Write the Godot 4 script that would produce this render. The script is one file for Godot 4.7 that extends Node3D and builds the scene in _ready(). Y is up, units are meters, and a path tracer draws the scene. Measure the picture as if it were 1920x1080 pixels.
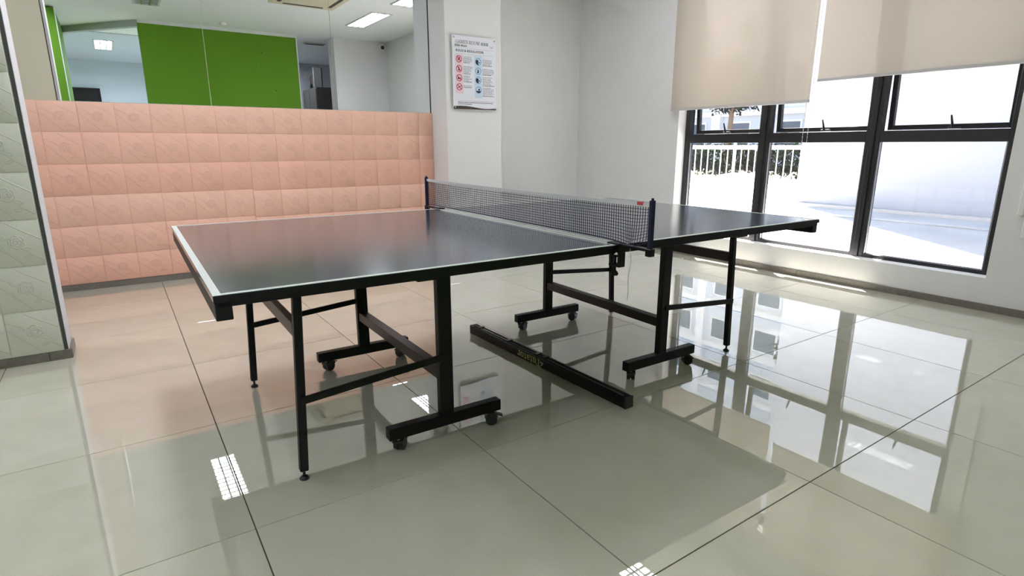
extends Node3D
# ---------------------------------------------------------------- helpers
var taken := {}
var M := {}
var rng := RandomNumberGenerator.new()

func mat(n: String, c: Color, rough := 0.8, metal := 0.0, spec := 0.5) -> StandardMaterial3D:
	var m := StandardMaterial3D.new()
	m.resource_name = n
	m.albedo_color = c
	m.roughness = rough
	m.metallic = metal
	m.metallic_specular = spec
	M[n] = m
	return m

func rgb8(r: int, g: int, b: int) -> Color:
	return Color(r / 255.0, g / 255.0, b / 255.0)

func numbered(n: String) -> String:
	if not taken.has(n):
		taken[n] = 0
		return n
	taken[n] += 1
	return "%s_%03d" % [n, taken[n]]

func start() -> SurfaceTool:
	var st := SurfaceTool.new()
	st.begin(Mesh.PRIMITIVE_TRIANGLES)
	st.set_smooth_group(-1)
	return st

# a flat polygon whose front looks away from the point «inside»
func poly(st: SurfaceTool, pts: Array, inside: Vector3) -> void:
	var n: Vector3 = (pts[1] - pts[0]).cross(pts[2] - pts[0])
	var ccw: bool = n.dot(pts[0] - inside) > 0.0
	for i in range(1, pts.size() - 1):
		st.add_vertex(pts[0])
		if ccw:
			st.add_vertex(pts[i + 1])
			st.add_vertex(pts[i])
		else:
			st.add_vertex(pts[i])
			st.add_vertex(pts[i + 1])

func box(st: SurfaceTool, lo: Vector3, hi: Vector3, ch := 0.0, t := Transform3D()) -> void:
	var c := (lo + hi) * 0.5
	var h := (hi - lo) * 0.5
	var inside: Vector3 = t * c
	var pt := func(s: Vector3, axis: int) -> Vector3:
		var v := Vector3(s.x * h.x, s.y * h.y, s.z * h.z)
		for a in 3:
			if a != axis:
				v[a] -= s[a] * ch
		return t * (c + v)
	for axis in 3:
		var b := (axis + 1) % 3
		var d := (axis + 2) % 3
		for sg in [-1.0, 1.0]:
			var q := []
			for k in [[-1.0, -1.0], [1.0, -1.0], [1.0, 1.0], [-1.0, 1.0]]:
				var s := Vector3.ZERO
				s[axis] = sg
				s[b] = k[0]
				s[d] = k[1]
				q.append(pt.call(s, axis))
			poly(st, q, inside)
			if ch > 0.0:
				for sb in [-1.0, 1.0]:
					var s1 := Vector3.ZERO
					s1[axis] = sg
					s1[b] = sb
					s1[d] = -1.0
					var s2 := s1
					s2[d] = 1.0
					poly(st, [pt.call(s1, axis), pt.call(s2, axis), pt.call(s2, b), pt.call(s1, b)], inside)
	if ch > 0.0:
		for x in [-1.0, 1.0]:
			for y in [-1.0, 1.0]:
				for z in [-1.0, 1.0]:
					var s := Vector3(x, y, z)
					poly(st, [pt.call(s, 0), pt.call(s, 1), pt.call(s, 2)], inside)

func frame_of(p: Vector3, q: Vector3) -> Basis:
	var d := (q - p).normalized()
	var u := Vector3.UP if absf(d.y) < 0.95 else Vector3.RIGHT
	var x := u.cross(d).normalized()
	return Basis(x, d.cross(x).normalized(), d)

func rod(st: SurfaceTool, p: Vector3, q: Vector3, r0: float, r1 := -1.0, n := 12, caps := true) -> void:
	if r1 < 0.0:
		r1 = r0
	var f := frame_of(p, q)
	var a := []
	var b := []
	for i in n:
		var w := TAU * i / n
		var o: Vector3 = f.x * cos(w) + f.y * sin(w)
		a.append(p + o * r0)
		b.append(q + o * r1)
	var mid := (p + q) * 0.5
	st.set_smooth_group(1)
	for i in n:
		var j := (i + 1) % n
		poly(st, [a[i], a[j], b[j], b[i]], mid)
	st.set_smooth_group(-1)
	if caps:
		poly(st, a, mid)
		poly(st, b, mid)

# a bar of rectangular section from p to q (w across, h up)
func bar(st: SurfaceTool, p: Vector3, q: Vector3, w: float, h: float, ch := 0.0) -> void:
	var f := frame_of(p, q)
	var l := p.distance_to(q)
	box(st, Vector3(-w / 2, -h / 2, 0), Vector3(w / 2, h / 2, l), ch, Transform3D(f, p))

# turned shape about the y axis at «at»: profile of Vector2(radius, height)
func lathe(st: SurfaceTool, at: Vector3, prof: Array, n := 16, t := Transform3D()) -> void:
	st.set_smooth_group(2)
	for k in prof.size() - 1:
		var p: Vector2 = prof[k]
		var q: Vector2 = prof[k + 1]
		var mid := t * (at + Vector3(0, (p.y + q.y) / 2, 0))
		for i in n:
			var w0 := TAU * i / n
			var w1 := TAU * (i + 1) / n
			var d0 := Vector3(cos(w0), 0, sin(w0))
			var d1 := Vector3(cos(w1), 0, sin(w1))
			var u := Vector3.UP
			var pts := [t * (at + d0 * p.x + u * p.y), t * (at + d1 * p.x + u * p.y), t * (at + d1 * q.x + u * q.y), t * (at + d0 * q.x + u * q.y)]
			if p.x < 0.0001:
				pts.remove_at(0)
			elif q.x < 0.0001:
				pts.remove_at(2)
			poly(st, pts, mid)
	st.set_smooth_group(-1)

func obj(called: String, st: SurfaceTool, m: Material, parent: Node = null) -> MeshInstance3D:
	st.generate_normals()
	return put(called, st.commit(), m, parent)

func put(called: String, mesh: Mesh, m: Material, parent: Node = null) -> MeshInstance3D:
	var o := MeshInstance3D.new()
	o.mesh = mesh
	o.material_override = m
	if parent == null:
		o.name = numbered(called)
		add_child(o)
	else:
		o.name = called
		parent.add_child(o, true)
	return o

func obox(called: String, lo: Vector3, hi: Vector3, m: Material, parent: Node = null, ch := 0.0) -> MeshInstance3D:
	var st := start()
	box(st, lo, hi, ch)
	return obj(called, st, m, parent)

func thing(called: String, label: String, category: String, at := Vector3.ZERO, turn := 0.0, group := "") -> Node3D:
	var o := Node3D.new()
	o.name = numbered(called)
	add_child(o)
	o.position = at
	o.rotation.y = turn
	tag(o, label, category, group)
	return o

func tag(o: Node, label: String, category: String, group := "", kind := "") -> void:
	if label:
		o.set_meta("label", label)
	if category:
		o.set_meta("category", category)
	if group:
		o.set_meta("group", group)
	if kind:
		o.set_meta("kind", kind)

func structure(o: Node, label: String, category: String) -> Node:
	tag(o, label, category, "", "structure")
	return o

func snode(called: String, label: String, category: String) -> Node3D:
	var o := Node3D.new()
	o.name = numbered(called)
	add_child(o)
	structure(o, label, category)
	return o

func noise_tex(seed_: int, freq: float, lo: Color, hi: Color, size := 512, octaves := 5, mid := Color(0, 0, 0, 0)) -> NoiseTexture2D:
	var n := FastNoiseLite.new()
	n.seed = seed_
	n.noise_type = FastNoiseLite.TYPE_SIMPLEX_SMOOTH
	n.frequency = freq
	n.fractal_octaves = octaves
	n.domain_warp_enabled = true
	n.domain_warp_amplitude = 40.0
	n.domain_warp_frequency = 0.01
	var t := NoiseTexture2D.new()
	t.width = size
	t.height = size
	t.seamless = true
	t.noise = n
	var g := Gradient.new()
	g.set_color(0, lo)
	g.set_color(1, hi)
	if mid.a > 0.0:
		g.add_point(0.5, mid)
	t.color_ramp = g
	return t

func triplanar(m: StandardMaterial3D, tex: Texture2D, scale: float) -> void:
	m.albedo_texture = tex
	m.uv1_triplanar = true
	m.uv1_world_triplanar = true
	m.uv1_scale = Vector3.ONE * scale

# ---------------------------------------------------------------- the scene
const CEIL := 3.1
const WX := 4.61        # inner face of the window wall
const TS := Vector2(1.3376, -0.633)  # centre of the table on the floor

func _ready() -> void:
	rng.seed = 7
	set_camera_and_light()
	make_materials()
	build_floor()
	build_room()
	build_window()
	build_mirrored_side()
	build_outside()
	build_padding()
	build_table()
	build_net()
	build_bar()
	build_blinds()
	build_sign()
	build_ceiling_lights()
	build_small()

func set_camera_and_light() -> void:
	var cam := Camera3D.new()
	cam.name = "camera"
	add_child(cam)
	cam.position = Vector3(-0.2024, 1.1071, 1.6514)
	cam.rotation = Vector3(-0.2444, -0.5988, -0.0009)
	cam.fov = rad_to_deg(2.0 * atan(540.0 / 1070.9))
	cam.near = 0.05
	cam.far = 300.0
	cam.current = true
	var sky_m := ProceduralSkyMaterial.new()
	sky_m.sky_top_color = Color(0.60, 0.72, 0.88)
	sky_m.sky_horizon_color = Color(0.90, 0.93, 0.96)
	sky_m.ground_bottom_color = Color(0.45, 0.44, 0.42)
	sky_m.ground_horizon_color = Color(0.80, 0.83, 0.86)
	sky_m.sky_energy_multiplier = 0.95
	var sky := Sky.new()
	sky.sky_material = sky_m
	var env := Environment.new()
	env.background_mode = Environment.BG_SKY
	env.sky = sky
	env.tonemap_mode = Environment.TONE_MAPPER_LINEAR
	env.tonemap_exposure = 2.7
	env.sdfgi_enabled = true
	env.ssao_enabled = true
	env.ssil_enabled = true
	var we := WorldEnvironment.new()
	we.name = "environment"
	we.environment = env
	add_child(we)
	var sun := DirectionalLight3D.new()
	sun.name = "sun"
	sun.basis = Basis.looking_at(Vector3(-0.30, -1.0, 0.354).normalized(), Vector3.RIGHT)
	sun.light_color = Color(1.0, 0.98, 0.955)
	sun.light_energy = 7.6
	sun.light_angular_distance = 0.55
	sun.shadow_enabled = true
	add_child(sun)

func make_materials() -> void:
	mat("wall_white", rgb8(233, 232, 232), 0.85)
	triplanar(M.wall_white, noise_tex(3, 0.012, Color(0.985, 0.985, 0.983), Color(1, 1, 1)), 0.5)
	mat("wall_beige", rgb8(204, 199, 177), 0.85)
	mat("wall_green", rgb8(96, 146, 22), 0.8)
	mat("wall_blue", rgb8(208, 217, 225), 0.8)
	mat("wall_grey", rgb8(190, 194, 196), 0.85)
	mat("ceiling", rgb8(246, 247, 247), 0.9)
	mat("black_metal", rgb8(13, 12, 12), 0.42, 0.0, 0.35)
	mat("brown_metal", rgb8(30, 24, 22), 0.36, 0.0, 0.4)
	mat("black_rubber", rgb8(22, 20, 20), 0.6)
	mat("black_plastic", rgb8(24, 22, 22), 0.3)
	mat("steel", rgb8(190, 190, 190), 0.3, 1.0)
	mat("frame_black", rgb8(30, 30, 33), 0.45)
	mat("gasket", rgb8(40, 40, 40), 0.7)
	mat("guard", rgb8(72, 72, 70), 0.6)
	mat("mirror", Color(0.95, 0.975, 0.985), 0.0, 1.0)
	mat("white_plastic", rgb8(236, 236, 232), 0.4)
	mat("white_paint", rgb8(226, 228, 226), 0.55)
	mat("baseboard", rgb8(128, 121, 113), 0.3)
	triplanar(M.baseboard, noise_tex(21, 0.03, Color(0.86, 0.86, 0.86), Color(1, 1, 1)), 1.5)
	for k in 3:
		var f := mat("floor_%d" % k, [rgb8(217, 214, 196), rgb8(214, 211, 193), rgb8(219, 216, 199)][k], 0.006, 0.07, 0.69)
		f.clearcoat_enabled = true
		f.clearcoat = 1.0
		f.clearcoat_roughness = 0.0
		triplanar(f, noise_tex(40 + k, 0.008, Color(0.965, 0.965, 0.96), Color(1, 1, 1), 1024, 6, Color(0.988, 0.988, 0.985)), 0.62)
	mat("grout", rgb8(78, 74, 66), 0.9)
	var top := mat("table_top", rgb8(42, 60, 82), 0.17, 0.0, 0.44)
	top.clearcoat_enabled = true
	top.clearcoat = 0.55
	top.clearcoat_roughness = 0.13
	triplanar(top, noise_tex(60, 0.02, Color(0.9, 0.92, 0.92), Color(1, 1, 1)), 1.2)
	mat("line_white", rgb8(206, 214, 206), 0.4)
	mat("net", rgb8(24, 24, 58), 0.8)
	mat("tape", rgb8(205, 205, 206), 0.7)
	mat("red", rgb8(190, 60, 60), 0.5)
	mat("letter_gold", rgb8(200, 190, 120), 0.5)
	mat("letter_white", rgb8(225, 225, 225), 0.5)
	mat("letter_black", rgb8(40, 40, 44), 0.7)
	mat("film", rgb8(200, 205, 208), 0.12)
	M.film.transparency = BaseMaterial3D.TRANSPARENCY_ALPHA
	M.film.albedo_color.a = 0.25
	var gl := mat("glass", Color(0.96, 0.99, 0.97, 0.03), 0.02, 0.0, 0.3)
	gl.transparency = BaseMaterial3D.TRANSPARENCY_ALPHA
	var bl := mat("blind_fabric", Color(0.80, 0.77, 0.725, 0.78), 0.9)
	bl.transparency = BaseMaterial3D.TRANSPARENCY_ALPHA
	bl.backlight_enabled = true
	bl.backlight = Color(0.66, 0.62, 0.57)
	mat("blind_bar", rgb8(196, 192, 190), 0.5)
	var glow := mat("tube_glow", Color(1, 1, 1), 0.5)
	glow.emission_enabled = true
	glow.emission = Color(0.97, 0.99, 1.0)
	glow.emission_energy_multiplier = 2.5
	mat("louver", rgb8(225, 228, 230), 0.25, 0.9)
	mat("fixture", rgb8(205, 207, 205), 0.5)
	mat("cabinet_grey", rgb8(92, 88, 84), 0.5)
	mat("screen_black", rgb8(16, 12, 11), 0.7)
	mat("cassette", rgb8(225, 214, 190), 0.6)
	mat("slot_dark", rgb8(70, 66, 60), 0.7)
	# outside
	mat("paving", rgb8(204, 203, 202), 0.9)
	triplanar(M.paving, noise_tex(80, 0.01, Color(0.88, 0.88, 0.88), Color(1, 1, 1)), 0.12)
	mat("render_white", rgb8(176, 178, 186), 0.9)
	triplanar(M.render_white, noise_tex(81, 0.006, Color(0.94, 0.94, 0.945), Color(1, 1, 1)), 0.15)
	mat("plinth", rgb8(196, 190, 186), 0.9)
	mat("soil", rgb8(120, 112, 96), 0.95)
	mat("bark", rgb8(112, 96, 84), 0.95)
	mat("boulder", rgb8(178, 178, 178), 0.9)
	mat("far_wall", rgb8(196, 204, 216), 0.9)
	mat("far_trim", rgb8(226, 228, 232), 0.9)
	mat("far_glass", rgb8(78, 92, 110), 0.15)
	for k in 3:
		var lf := mat("leaf_%d" % k, [rgb8(74, 104, 66), rgb8(88, 116, 74), rgb8(62, 92, 72)][k], 0.7)
		lf.backlight_enabled = true
		lf.backlight = Color(0.25, 0.4, 0.15)

# ---------------------------------------------------------------- floor
func build_floor() -> void:
	var root := snode("floor", "polished pale beige floor of large square porcelain tiles with thin dark joints", "floor")
	obox("grout_bed", Vector3(-3.2, -0.06, -3.89), Vector3(WX, -0.004, 3.2), M.grout, root)
	var g := 0.0018
	var cache := {}
	for i in range(-4, 6):
		for j in range(-4, 6):
			var x0 := maxf(i * 0.8, -3.2)
			var x1 := minf((i + 1) * 0.8, WX)
			var z1 := minf(-j * 0.8, 3.2)
			var z0 := maxf(-(j + 1) * 0.8, -3.89)
			if x1 - x0 < 0.02 or z1 - z0 < 0.02:
				continue
			var sx := x1 - x0 - 2 * g
			var sz := z1 - z0 - 2 * g
			var key := "%.3f_%.3f" % [sx, sz]
			if not cache.has(key):
				var st := start()
				box(st, Vector3(-sx / 2, -0.012, -sz / 2), Vector3(sx / 2, 0, sz / 2), 0.0007)
				st.generate_normals()
				cache[key] = st.commit()
			var o := put("tile", cache[key], M["floor_%d" % (absi(i * 7 + j * 5) % 3)], root)
			o.position = Vector3((x0 + x1) / 2, 0, (z0 + z1) / 2)

func skirting(called: String, label: String, p: Vector3, q: Vector3, out: Vector3, first := 0.8) -> void:
	# pieces of grey tile 5 cm high along p..q, standing 12 mm off the wall towards «out»
	var root := snode(called, label, "baseboard")
	var d := (q - p).normalized()
	var l := p.distance_to(q)
	var s := 0.0
	var step := first
	while s < l - 0.005:
		var e := minf(s + step, l)
		var a := p + d * (s + 0.001)
		var b := p + d * (e - 0.001) + out * 0.012 + Vector3(0, 0.05, 0)
		obox("tile", Vector3(minf(a.x, b.x), 0.0005, minf(a.z, b.z)), Vector3(maxf(a.x, b.x), 0.05, maxf(a.z, b.z)), M.baseboard, root, 0.0015)
		s = e
		step = 0.8

# ---------------------------------------------------------------- room shell
func build_room() -> void:
	var cl := start()
	box(cl, Vector3(-3.4, CEIL, -4.5), Vector3(4.86, CEIL + 0.2, 2.05))
	box(cl, Vector3(-3.4, CEIL, 2.05), Vector3(6.0, CEIL + 0.2, 9.0))
	structure(obj("ceiling", cl, M.ceiling), "plain white ceiling of the games room", "ceiling")
	structure(obox("wall_left", Vector3(-3.4, 0, -4.5), Vector3(-3.2, CEIL, 9.0), M.wall_white), "plain white side wall of the games room beyond the mint pillar", "wall")
	# solid stretch of the back wall between the pillar with the notice and the window wall
	structure(obox("wall_back", Vector3(3.22, 0, -4.15), Vector3(WX, CEIL, -3.955), M.wall_white), "white plastered wall beside the notice pillar, meeting the window wall", "wall")
	structure(obox("column", Vector3(2.578, 0, -4.42), Vector3(3.22, CEIL, -3.56), M.wall_white, null, 0.003), "white square pillar carrying the rules notice", "pillar")
	structure(obox("column", Vector3(-1.5, 0, -4.5), Vector3(-0.482, CEIL, -3.888), M.wall_beige, null, 0.002), "beige pillar rising above the pink padding at the end of the mirror", "pillar")
	structure(obox("wall_back_side", Vector3(-3.2, 0, -4.4), Vector3(-1.5, CEIL, -3.9), M.wall_white), "white stretch of back wall hidden behind the mint pillar", "wall")
	var bw := start()
	box(bw, Vector3(-0.482, 0, -4.1), Vector3(2.578, 1.425, -3.888))
	box(bw, Vector3(-0.482, 1.425, -4.1), Vector3(2.578, CEIL, -3.908))
	structure(obj("wall_back_middle", bw, M.wall_beige), "wall between the pillars, covered by the mirror and the pink padding", "wall")
	# mint pillar
	var col := obox("column", Vector3(-1.28, 0, -2.30), Vector3(-0.533, CEIL, -2.088), M.wall_white, null, 0.002)
	structure(col, "white pillar faced with mint green foam tiles", "pillar")
	obox("corner_guard", Vector3(-0.5525, 0.05, -2.0885), Vector3(-0.537, 2.4, -2.0835), M.guard, col)
	# mirror above the padding, in three sheets
	var w := thing("wall_mirror", "tall frameless wall mirror in three sheets above the pink padding", "mirror", Vector3(0, 0, -3.908))
	var js := [-0.482, 0.545, 1.592, 2.578]
	for k in 3:
		obox("mirror_sheet", Vector3(js[k] + (0.006 if k == 0 else 0.002), 1.432, 0.0), Vector3(js[k + 1] - (0.008 if k == 2 else 0.002), CEIL, 0.006), M.mirror, w)
	obox("edge_seal", Vector3(js[0], 1.432, 0.0), Vector3(js[0] + 0.006, CEIL, 0.008), M.gasket, w)
	obox("edge_seal", Vector3(js[3] - 0.008, 1.432, 0.0), Vector3(js[3], CEIL, 0.010), M.gasket, w)
	obox("channel", Vector3(js[0], 1.425, 0.0), Vector3(js[3], 1.434, 0.012), M.steel, w)
	# grey tile skirting
	skirting("baseboard_back", "grey tile skirting under the pink padding", Vector3(-1.5, 0, -3.888), Vector3(2.578, 0, -3.888), Vector3(0, 0, 1), 0.27)
	skirting("baseboard_right", "grey tile skirting along the foot of the window wall", Vector3(WX, 0, -3.955), Vector3(WX, 0, 2.05), Vector3(-1, 0, 0), 0.58)
	skirting("baseboard_column", "grey tile skirting on the front of the notice pillar", Vector3(2.578, 0, -3.56), Vector3(3.22, 0, -3.56), Vector3(0, 0, 1))
	skirting("baseboard_column_side", "grey tile skirting on the shaded side of the notice pillar", Vector3(2.578, 0, -3.874), Vector3(2.578, 0, -3.548), Vector3(-1, 0, 0))
	skirting("baseboard_corner", "grey tile skirting between the notice pillar and the window wall", Vector3(3.22, 0, -3.955), Vector3(WX - 0.012, 0, -3.955), Vector3(0, 0, 1))
	skirting("baseboard_pillar", "grey tile skirting on the front of the mint pillar", Vector3(-1.28, 0, -2.088), Vector3(-0.521, 0, -2.088), Vector3(0, 0, 1), 0.66)
	skirting("baseboard_pillar_side", "grey tile skirting turning the corner of the mint pillar", Vector3(-0.533, 0, -2.088), Vector3(-0.533, 0, -2.30), Vector3(1, 0, 0))

# ---------------------------------------------------------------- window wall
const OZ0 := -2.39
const OZ1 := 0.335
const SILL := 0.226
const HEAD := 2.62

func build_window() -> void:
	var st := start()
	box(st, Vector3(WX, 0, -4.15), Vector3(WX + 0.25, CEIL, OZ0))
	box(st, Vector3(WX, 0, OZ1), Vector3(WX + 0.25, CEIL, 2.05))
	box(st, Vector3(WX, 0, OZ0), Vector3(WX + 0.25, SILL, OZ1))
	box(st, Vector3(WX, HEAD, OZ0), Vector3(WX + 0.25, CEIL, OZ1))
	structure(obj("wall_right", st, M.wall_white), "white wall with the wide black framed window", "wall")
	var w := snode("window_1", "wide black aluminium window of three tall lights above three fixed panes", "window")
	var fx0 := 4.725
	var fx1 := 4.795
	var zs := [OZ0, -1.5, -0.572, OZ1]
	var hw := [0.055, 0.05, 0.05, 0.06]
	# outer frame and mullions
	for k in 4:
		var a: float = zs[k] - hw[k]
		var b: float = zs[k] + hw[k]
		if k == 0:
			a = OZ0
		if k == 3:
			b = OZ1
		obox("jamb" if k in [0, 3] else "mullion", Vector3(fx0, SILL, a), Vector3(fx1, HEAD, b), M.frame_black, w, 0.002)
		if k in [1, 2]:
			obox("cover_strip", Vector3(fx0 - 0.012, SILL, zs[k] - 0.018), Vector3(fx0 + 0.001, HEAD, zs[k] + 0.018), M.frame_black, w, 0.002)
	for k in 3:
		var a: float = OZ0 + 0.055 if k == 0 else zs[k] + hw[k]
		var b: float = OZ1 - 0.06 if k == 2 else zs[k + 1] - hw[k + 1]
		obox("transom", Vector3(fx0, 1.13, a), Vector3(fx1, 1.215, b), M.frame_black, w, 0.002)
		obox("sill_rail", Vector3(fx0, SILL, a), Vector3(fx1, SILL + 0.028, b), M.frame_black, w, 0.002)
		obox("head_rail", Vector3(fx0, HEAD - 0.04, a), Vector3(fx1, HEAD, b), M.frame_black, w, 0.002)
		obox("pane", Vector3(4.757, SILL + 0.024, a - 0.004), Vector3(4.763, 1.134, b + 0.004), M.glass, w)
		# glazing bead
		var bs := start()
		box(bs, Vector3(4.738, SILL + 0.028, a), Vector3(4.752, 1.13, a + 0.009))
		box(bs, Vector3(4.738, SILL + 0.028, b - 0.009), Vector3(4.752, 1.13, b))
		obj("glazing_bead", bs, M.steel, w)
		# awning sash, hinged at the head and pushed out a little
		var sash := start()
		var y0 := -(HEAD - 0.045 - 1.218)
		var zw := b - a - 0.012
		box(sash, Vector3(0, y0, 0), Vector3(0.04, 0, 0.036), 0.002)
		box(sash, Vector3(0, y0, zw - 0.036), Vector3(0.04, 0, zw), 0.002)
		box(sash, Vector3(0, y0, 0.036), Vector3(0.04, y0 + 0.036, zw - 0.036), 0.002)
		box(sash, Vector3(0, -0.036, 0.036), Vector3(0.04, 0, zw - 0.036), 0.002)
		var so := obj("sash", sash, M.frame_black, w)
		so.position = Vector3(4.752, HEAD - 0.045, a + 0.006)
		so.rotation.z = deg_to_rad(3.0)
		obox("pane", Vector3(0.016, y0 + 0.03, 0.03), Vector3(0.022, -0.03, zw - 0.03), M.glass, so)
		# lever handle on the bottom rail
		var hd := start()
		var hz: float = [0.40, 0.45, 0.44][k] if k != 0 else 0.37
		box(hd, Vector3(-0.03, y0 + 0.004, hz - 0.03), Vector3(0.0, y0 + 0.02, hz + 0.045), 0.003)
		rod(hd, Vector3(-0.028, y0 + 0.012, hz), Vector3(-0.045, y0 + 0.10, hz - 0.012), 0.010, 0.006, 8)
		obj("handle", hd, M.frame_black, so)
	# canopy over the window outside: shallow, and deep towards the far right light
	var cs := start()
	box(cs, Vector3(WX + 0.25, 2.92, -4.15), Vector3(5.24, 3.08, -1.33))
	box(cs, Vector3(WX + 0.25, 2.92, -1.33), Vector3(6.3, 3.08, 2.4))
	structure(obj("canopy", cs, M.render_white), "concrete sun canopy outside above the window", "canopy")

# ---------------------------------------------------------------- the side of the room behind the viewer, seen in the mirror
func build_mirrored_side() -> void:
	structure(obox("floor_passage", Vector3(-3.2, -0.06, 3.2), Vector3(6.0, 0.0, 9.0), M.floor_1), "pale floor of the corridor behind the viewer", "floor")
	structure(obox("wall_end", Vector3(-3.2, 0, 8.15), Vector3(2.3, CEIL, 8.35), M.wall_blue), "pale blue wall at the end of the corridor in the mirror", "wall")
	structure(obox("wall_corridor", Vector3(2.3, 0, 2.45), Vector3(2.45, CEIL, 8.35), M.wall_blue), "pale blue side wall of the corridor behind the green wall", "wall")
	structure(obox("ceiling_corridor", Vector3(-3.2, CEIL - 0.012, 3.9), Vector3(2.3, CEIL, 8.15), M.wall_blue), "pale blue painted ceiling of the corridor in the mirror", "ceiling")
	structure(obox("wall_passage_end", Vector3(2.45, 0, 6.0), Vector3(6.0, CEIL, 6.2), M.wall_grey), "grey wall at the end of the passage beside the green wall", "wall")
	structure(obox("wall_passage", Vector3(5.8, 0, 2.4), Vector3(6.0, CEIL, 6.0), M.wall_grey), "grey side wall of the passage with the tall cabinet", "wall")
	structure(obox("wall_front", Vector3(3.56, 0, 2.05), Vector3(6.0, CEIL, 2.4), M.wall_white), "white wall with the security camera in its corner, seen in the mirror", "wall")
	var g := obox("wall_green", Vector3(0.43, 0, 2.26), Vector3(2.918, CEIL - 0.05, 2.45), M.wall_green)
	structure(g, "broad bright green wall in the middle of the mirror", "wall")
	obox("edge_trim", Vector3(0.43, CEIL - 0.05, 2.25), Vector3(2.918, CEIL, 2.45), M.white_paint, g)
	obox("edge_trim", Vector3(2.918, 0, 2.25), Vector3(2.935, CEIL, 2.45), M.white_paint, g)
	for d in [[2.299, 2.742, 0.012], [2.269, 2.531, 0.010], [2.495, 2.101, 0.013]]:
		var hs := start()
		rod(hs, Vector3(d[0], d[1], 2.262), Vector3(d[0], d[1], 2.250), d[2], d[2] * 0.7, 8)
		obj("wall_plug", hs, M.slot_dark, g)
	var gl := obox("wall_green_end", Vector3(-3.2, 0, 1.88), Vector3(-0.615, CEIL - 0.02, 3.7), M.wall_green)
	structure(gl, "narrow strip of green wall beside the beige pillar, seen in the mirror", "wall")
	obox("edge_trim", Vector3(-0.615, 0, 1.872), Vector3(-0.603, CEIL, 1.9), M.white_paint, gl)
	# shallow beam crossing the mouth of the corridor at an angle
	var bs := start()
	bar(bs, Vector3(-0.70, CEIL - 0.05, 3.80), Vector3(0.46, CEIL - 0.05, 2.31), 0.10, 0.10)
	structure(obj("beam", bs, M.wall_grey), "shallow grey ceiling beam crossing the mouth of the corridor", "beam")
	# dark double door at the end of the corridor
	var dr := snode("door_1", "dark brown door at the end of the corridor, just above the padding in the mirror", "door")
	obox("frame", Vector3(-1.42, 0, 8.08), Vector3(-0.22, 2.45, 8.15), M.screen_black, dr, 0.004)
	for x in [-1.36, -0.80]:
		var lf := obox("leaf", Vector3(x, 0.01, 8.05), Vector3(x + 0.53, 2.40, 8.08), M.screen_black, dr, 0.003)
		obox("handle", Vector3(x + (0.47 if x < -1.0 else 0.03), 0.95, 8.01), Vector3(x + (0.50 if x < -1.0 else 0.06), 1.15, 8.05), M.steel, lf, 0.004)
	# tall cabinet in the passage with a white board and dry twigs on top
	var cab := thing("cabinet", "tall dark grey cabinet standing in the passage beside the green wall", "cabinet", Vector3(3.80, 0, 4.2))
	obox("body", Vector3(0, 0, 0), Vector3(0.52, 2.39, 1.1), M.cabinet_grey, cab, 0.004)
	obox("door", Vector3(-0.014, 0.08, 0.02), Vector3(0, 2.36, 0.54), M.cabinet_grey, cab, 0.003)
	obox("door", Vector3(-0.014, 0.08, 0.56), Vector3(0, 2.36, 1.08), M.cabinet_grey, cab, 0.003)
	var bd := thing("display_board", "white board propped on the tall grey cabinet", "board", Vector3(3.86, 2.39, 4.3), PI - 0.35)
	obox("sheet", Vector3(-0.12, 0, -0.006), Vector3(0.09, 0.42, 0.006), M.white_plastic, bd)
	obox("stand", Vector3(-0.14, 0, -0.01), Vector3(-0.12, 0.43, 0.01), M.black_plastic, bd)
	var tw := thing("twig_vase", "dry twigs in a small dark vase on the tall grey cabinet", "vase", Vector3(3.835, 2.39, 4.7))
	var vs := start()
	lathe(vs, Vector3.ZERO, [Vector2(0.0, 0.0), Vector2(0.03, 0.0), Vector2(0.034, 0.05), Vector2(0.016, 0.1), Vector2(0.018, 0.11)], 10)
	obj("vase", vs, M.black_plastic, tw)
	for k in 5:
		var ts := start()
		var top := Vector3(rng.randf_range(-0.08, 0.06), rng.randf_range(0.28, 0.42), rng.randf_range(-0.06, 0.06))
		rod(ts, Vector3(0, 0.08, 0), top * 0.6, 0.006, 0.005, 6)
		rod(ts, top * 0.6, top, 0.005, 0.003, 6)
		rod(ts, top * 0.6, top * 0.6 + Vector3(0.04, 0.07, 0.0), 0.004, 0.003, 6)
		obj("twig", ts, M.bark, tw)
	# ceiling cassette air conditioner
	var ac := thing("air_conditioner", "cream ceiling cassette air conditioner above the table, seen in the mirror", "air conditioner", Vector3(2.37, CEIL - 0.002, -0.70))
	obox("fascia", Vector3(-0.46, -0.03, -0.46), Vector3(0.46, 0.0, 0.46), M.cassette, ac, 0.01)
	obox("grille", Vector3(-0.27, -0.036, -0.27), Vector3(0.27, -0.03, 0.27), M.cassette, ac, 0.002)
	for k in 4:
		var sl := obox("vane", Vector3(-0.28, -0.034, 0.33), Vector3(0.28, -0.03, 0.38), M.slot_dark, ac)
		sl.rotation.y = k * PI / 2
	# security camera in the corner
	var cc := thing("security_camera", "small white security camera with black lens in the ceiling corner", "camera", Vector3(4.50, 2.96, 2.05))
	cc.rotation.y = PI
	var cb := start()
	rod(cb, Vector3(0, 0.08, 0.0), Vector3(0, 0.08, 0.06), 0.03, 0.03, 10)
	rod(cb, Vector3(0, 0.08, 0.05), Vector3(0.01, 0.03, 0.10), 0.014, 0.014, 8)
	obj("bracket", cb, M.white_plastic, cc)
	var cd := start()
	rod(cd, Vector3(-0.03, 0.06, 0.05), Vector3(0.06, 0.0, 0.24), 0.045, 0.045, 14)
	obj("body", cd, M.white_plastic, cc)
	var ce := start()
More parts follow.
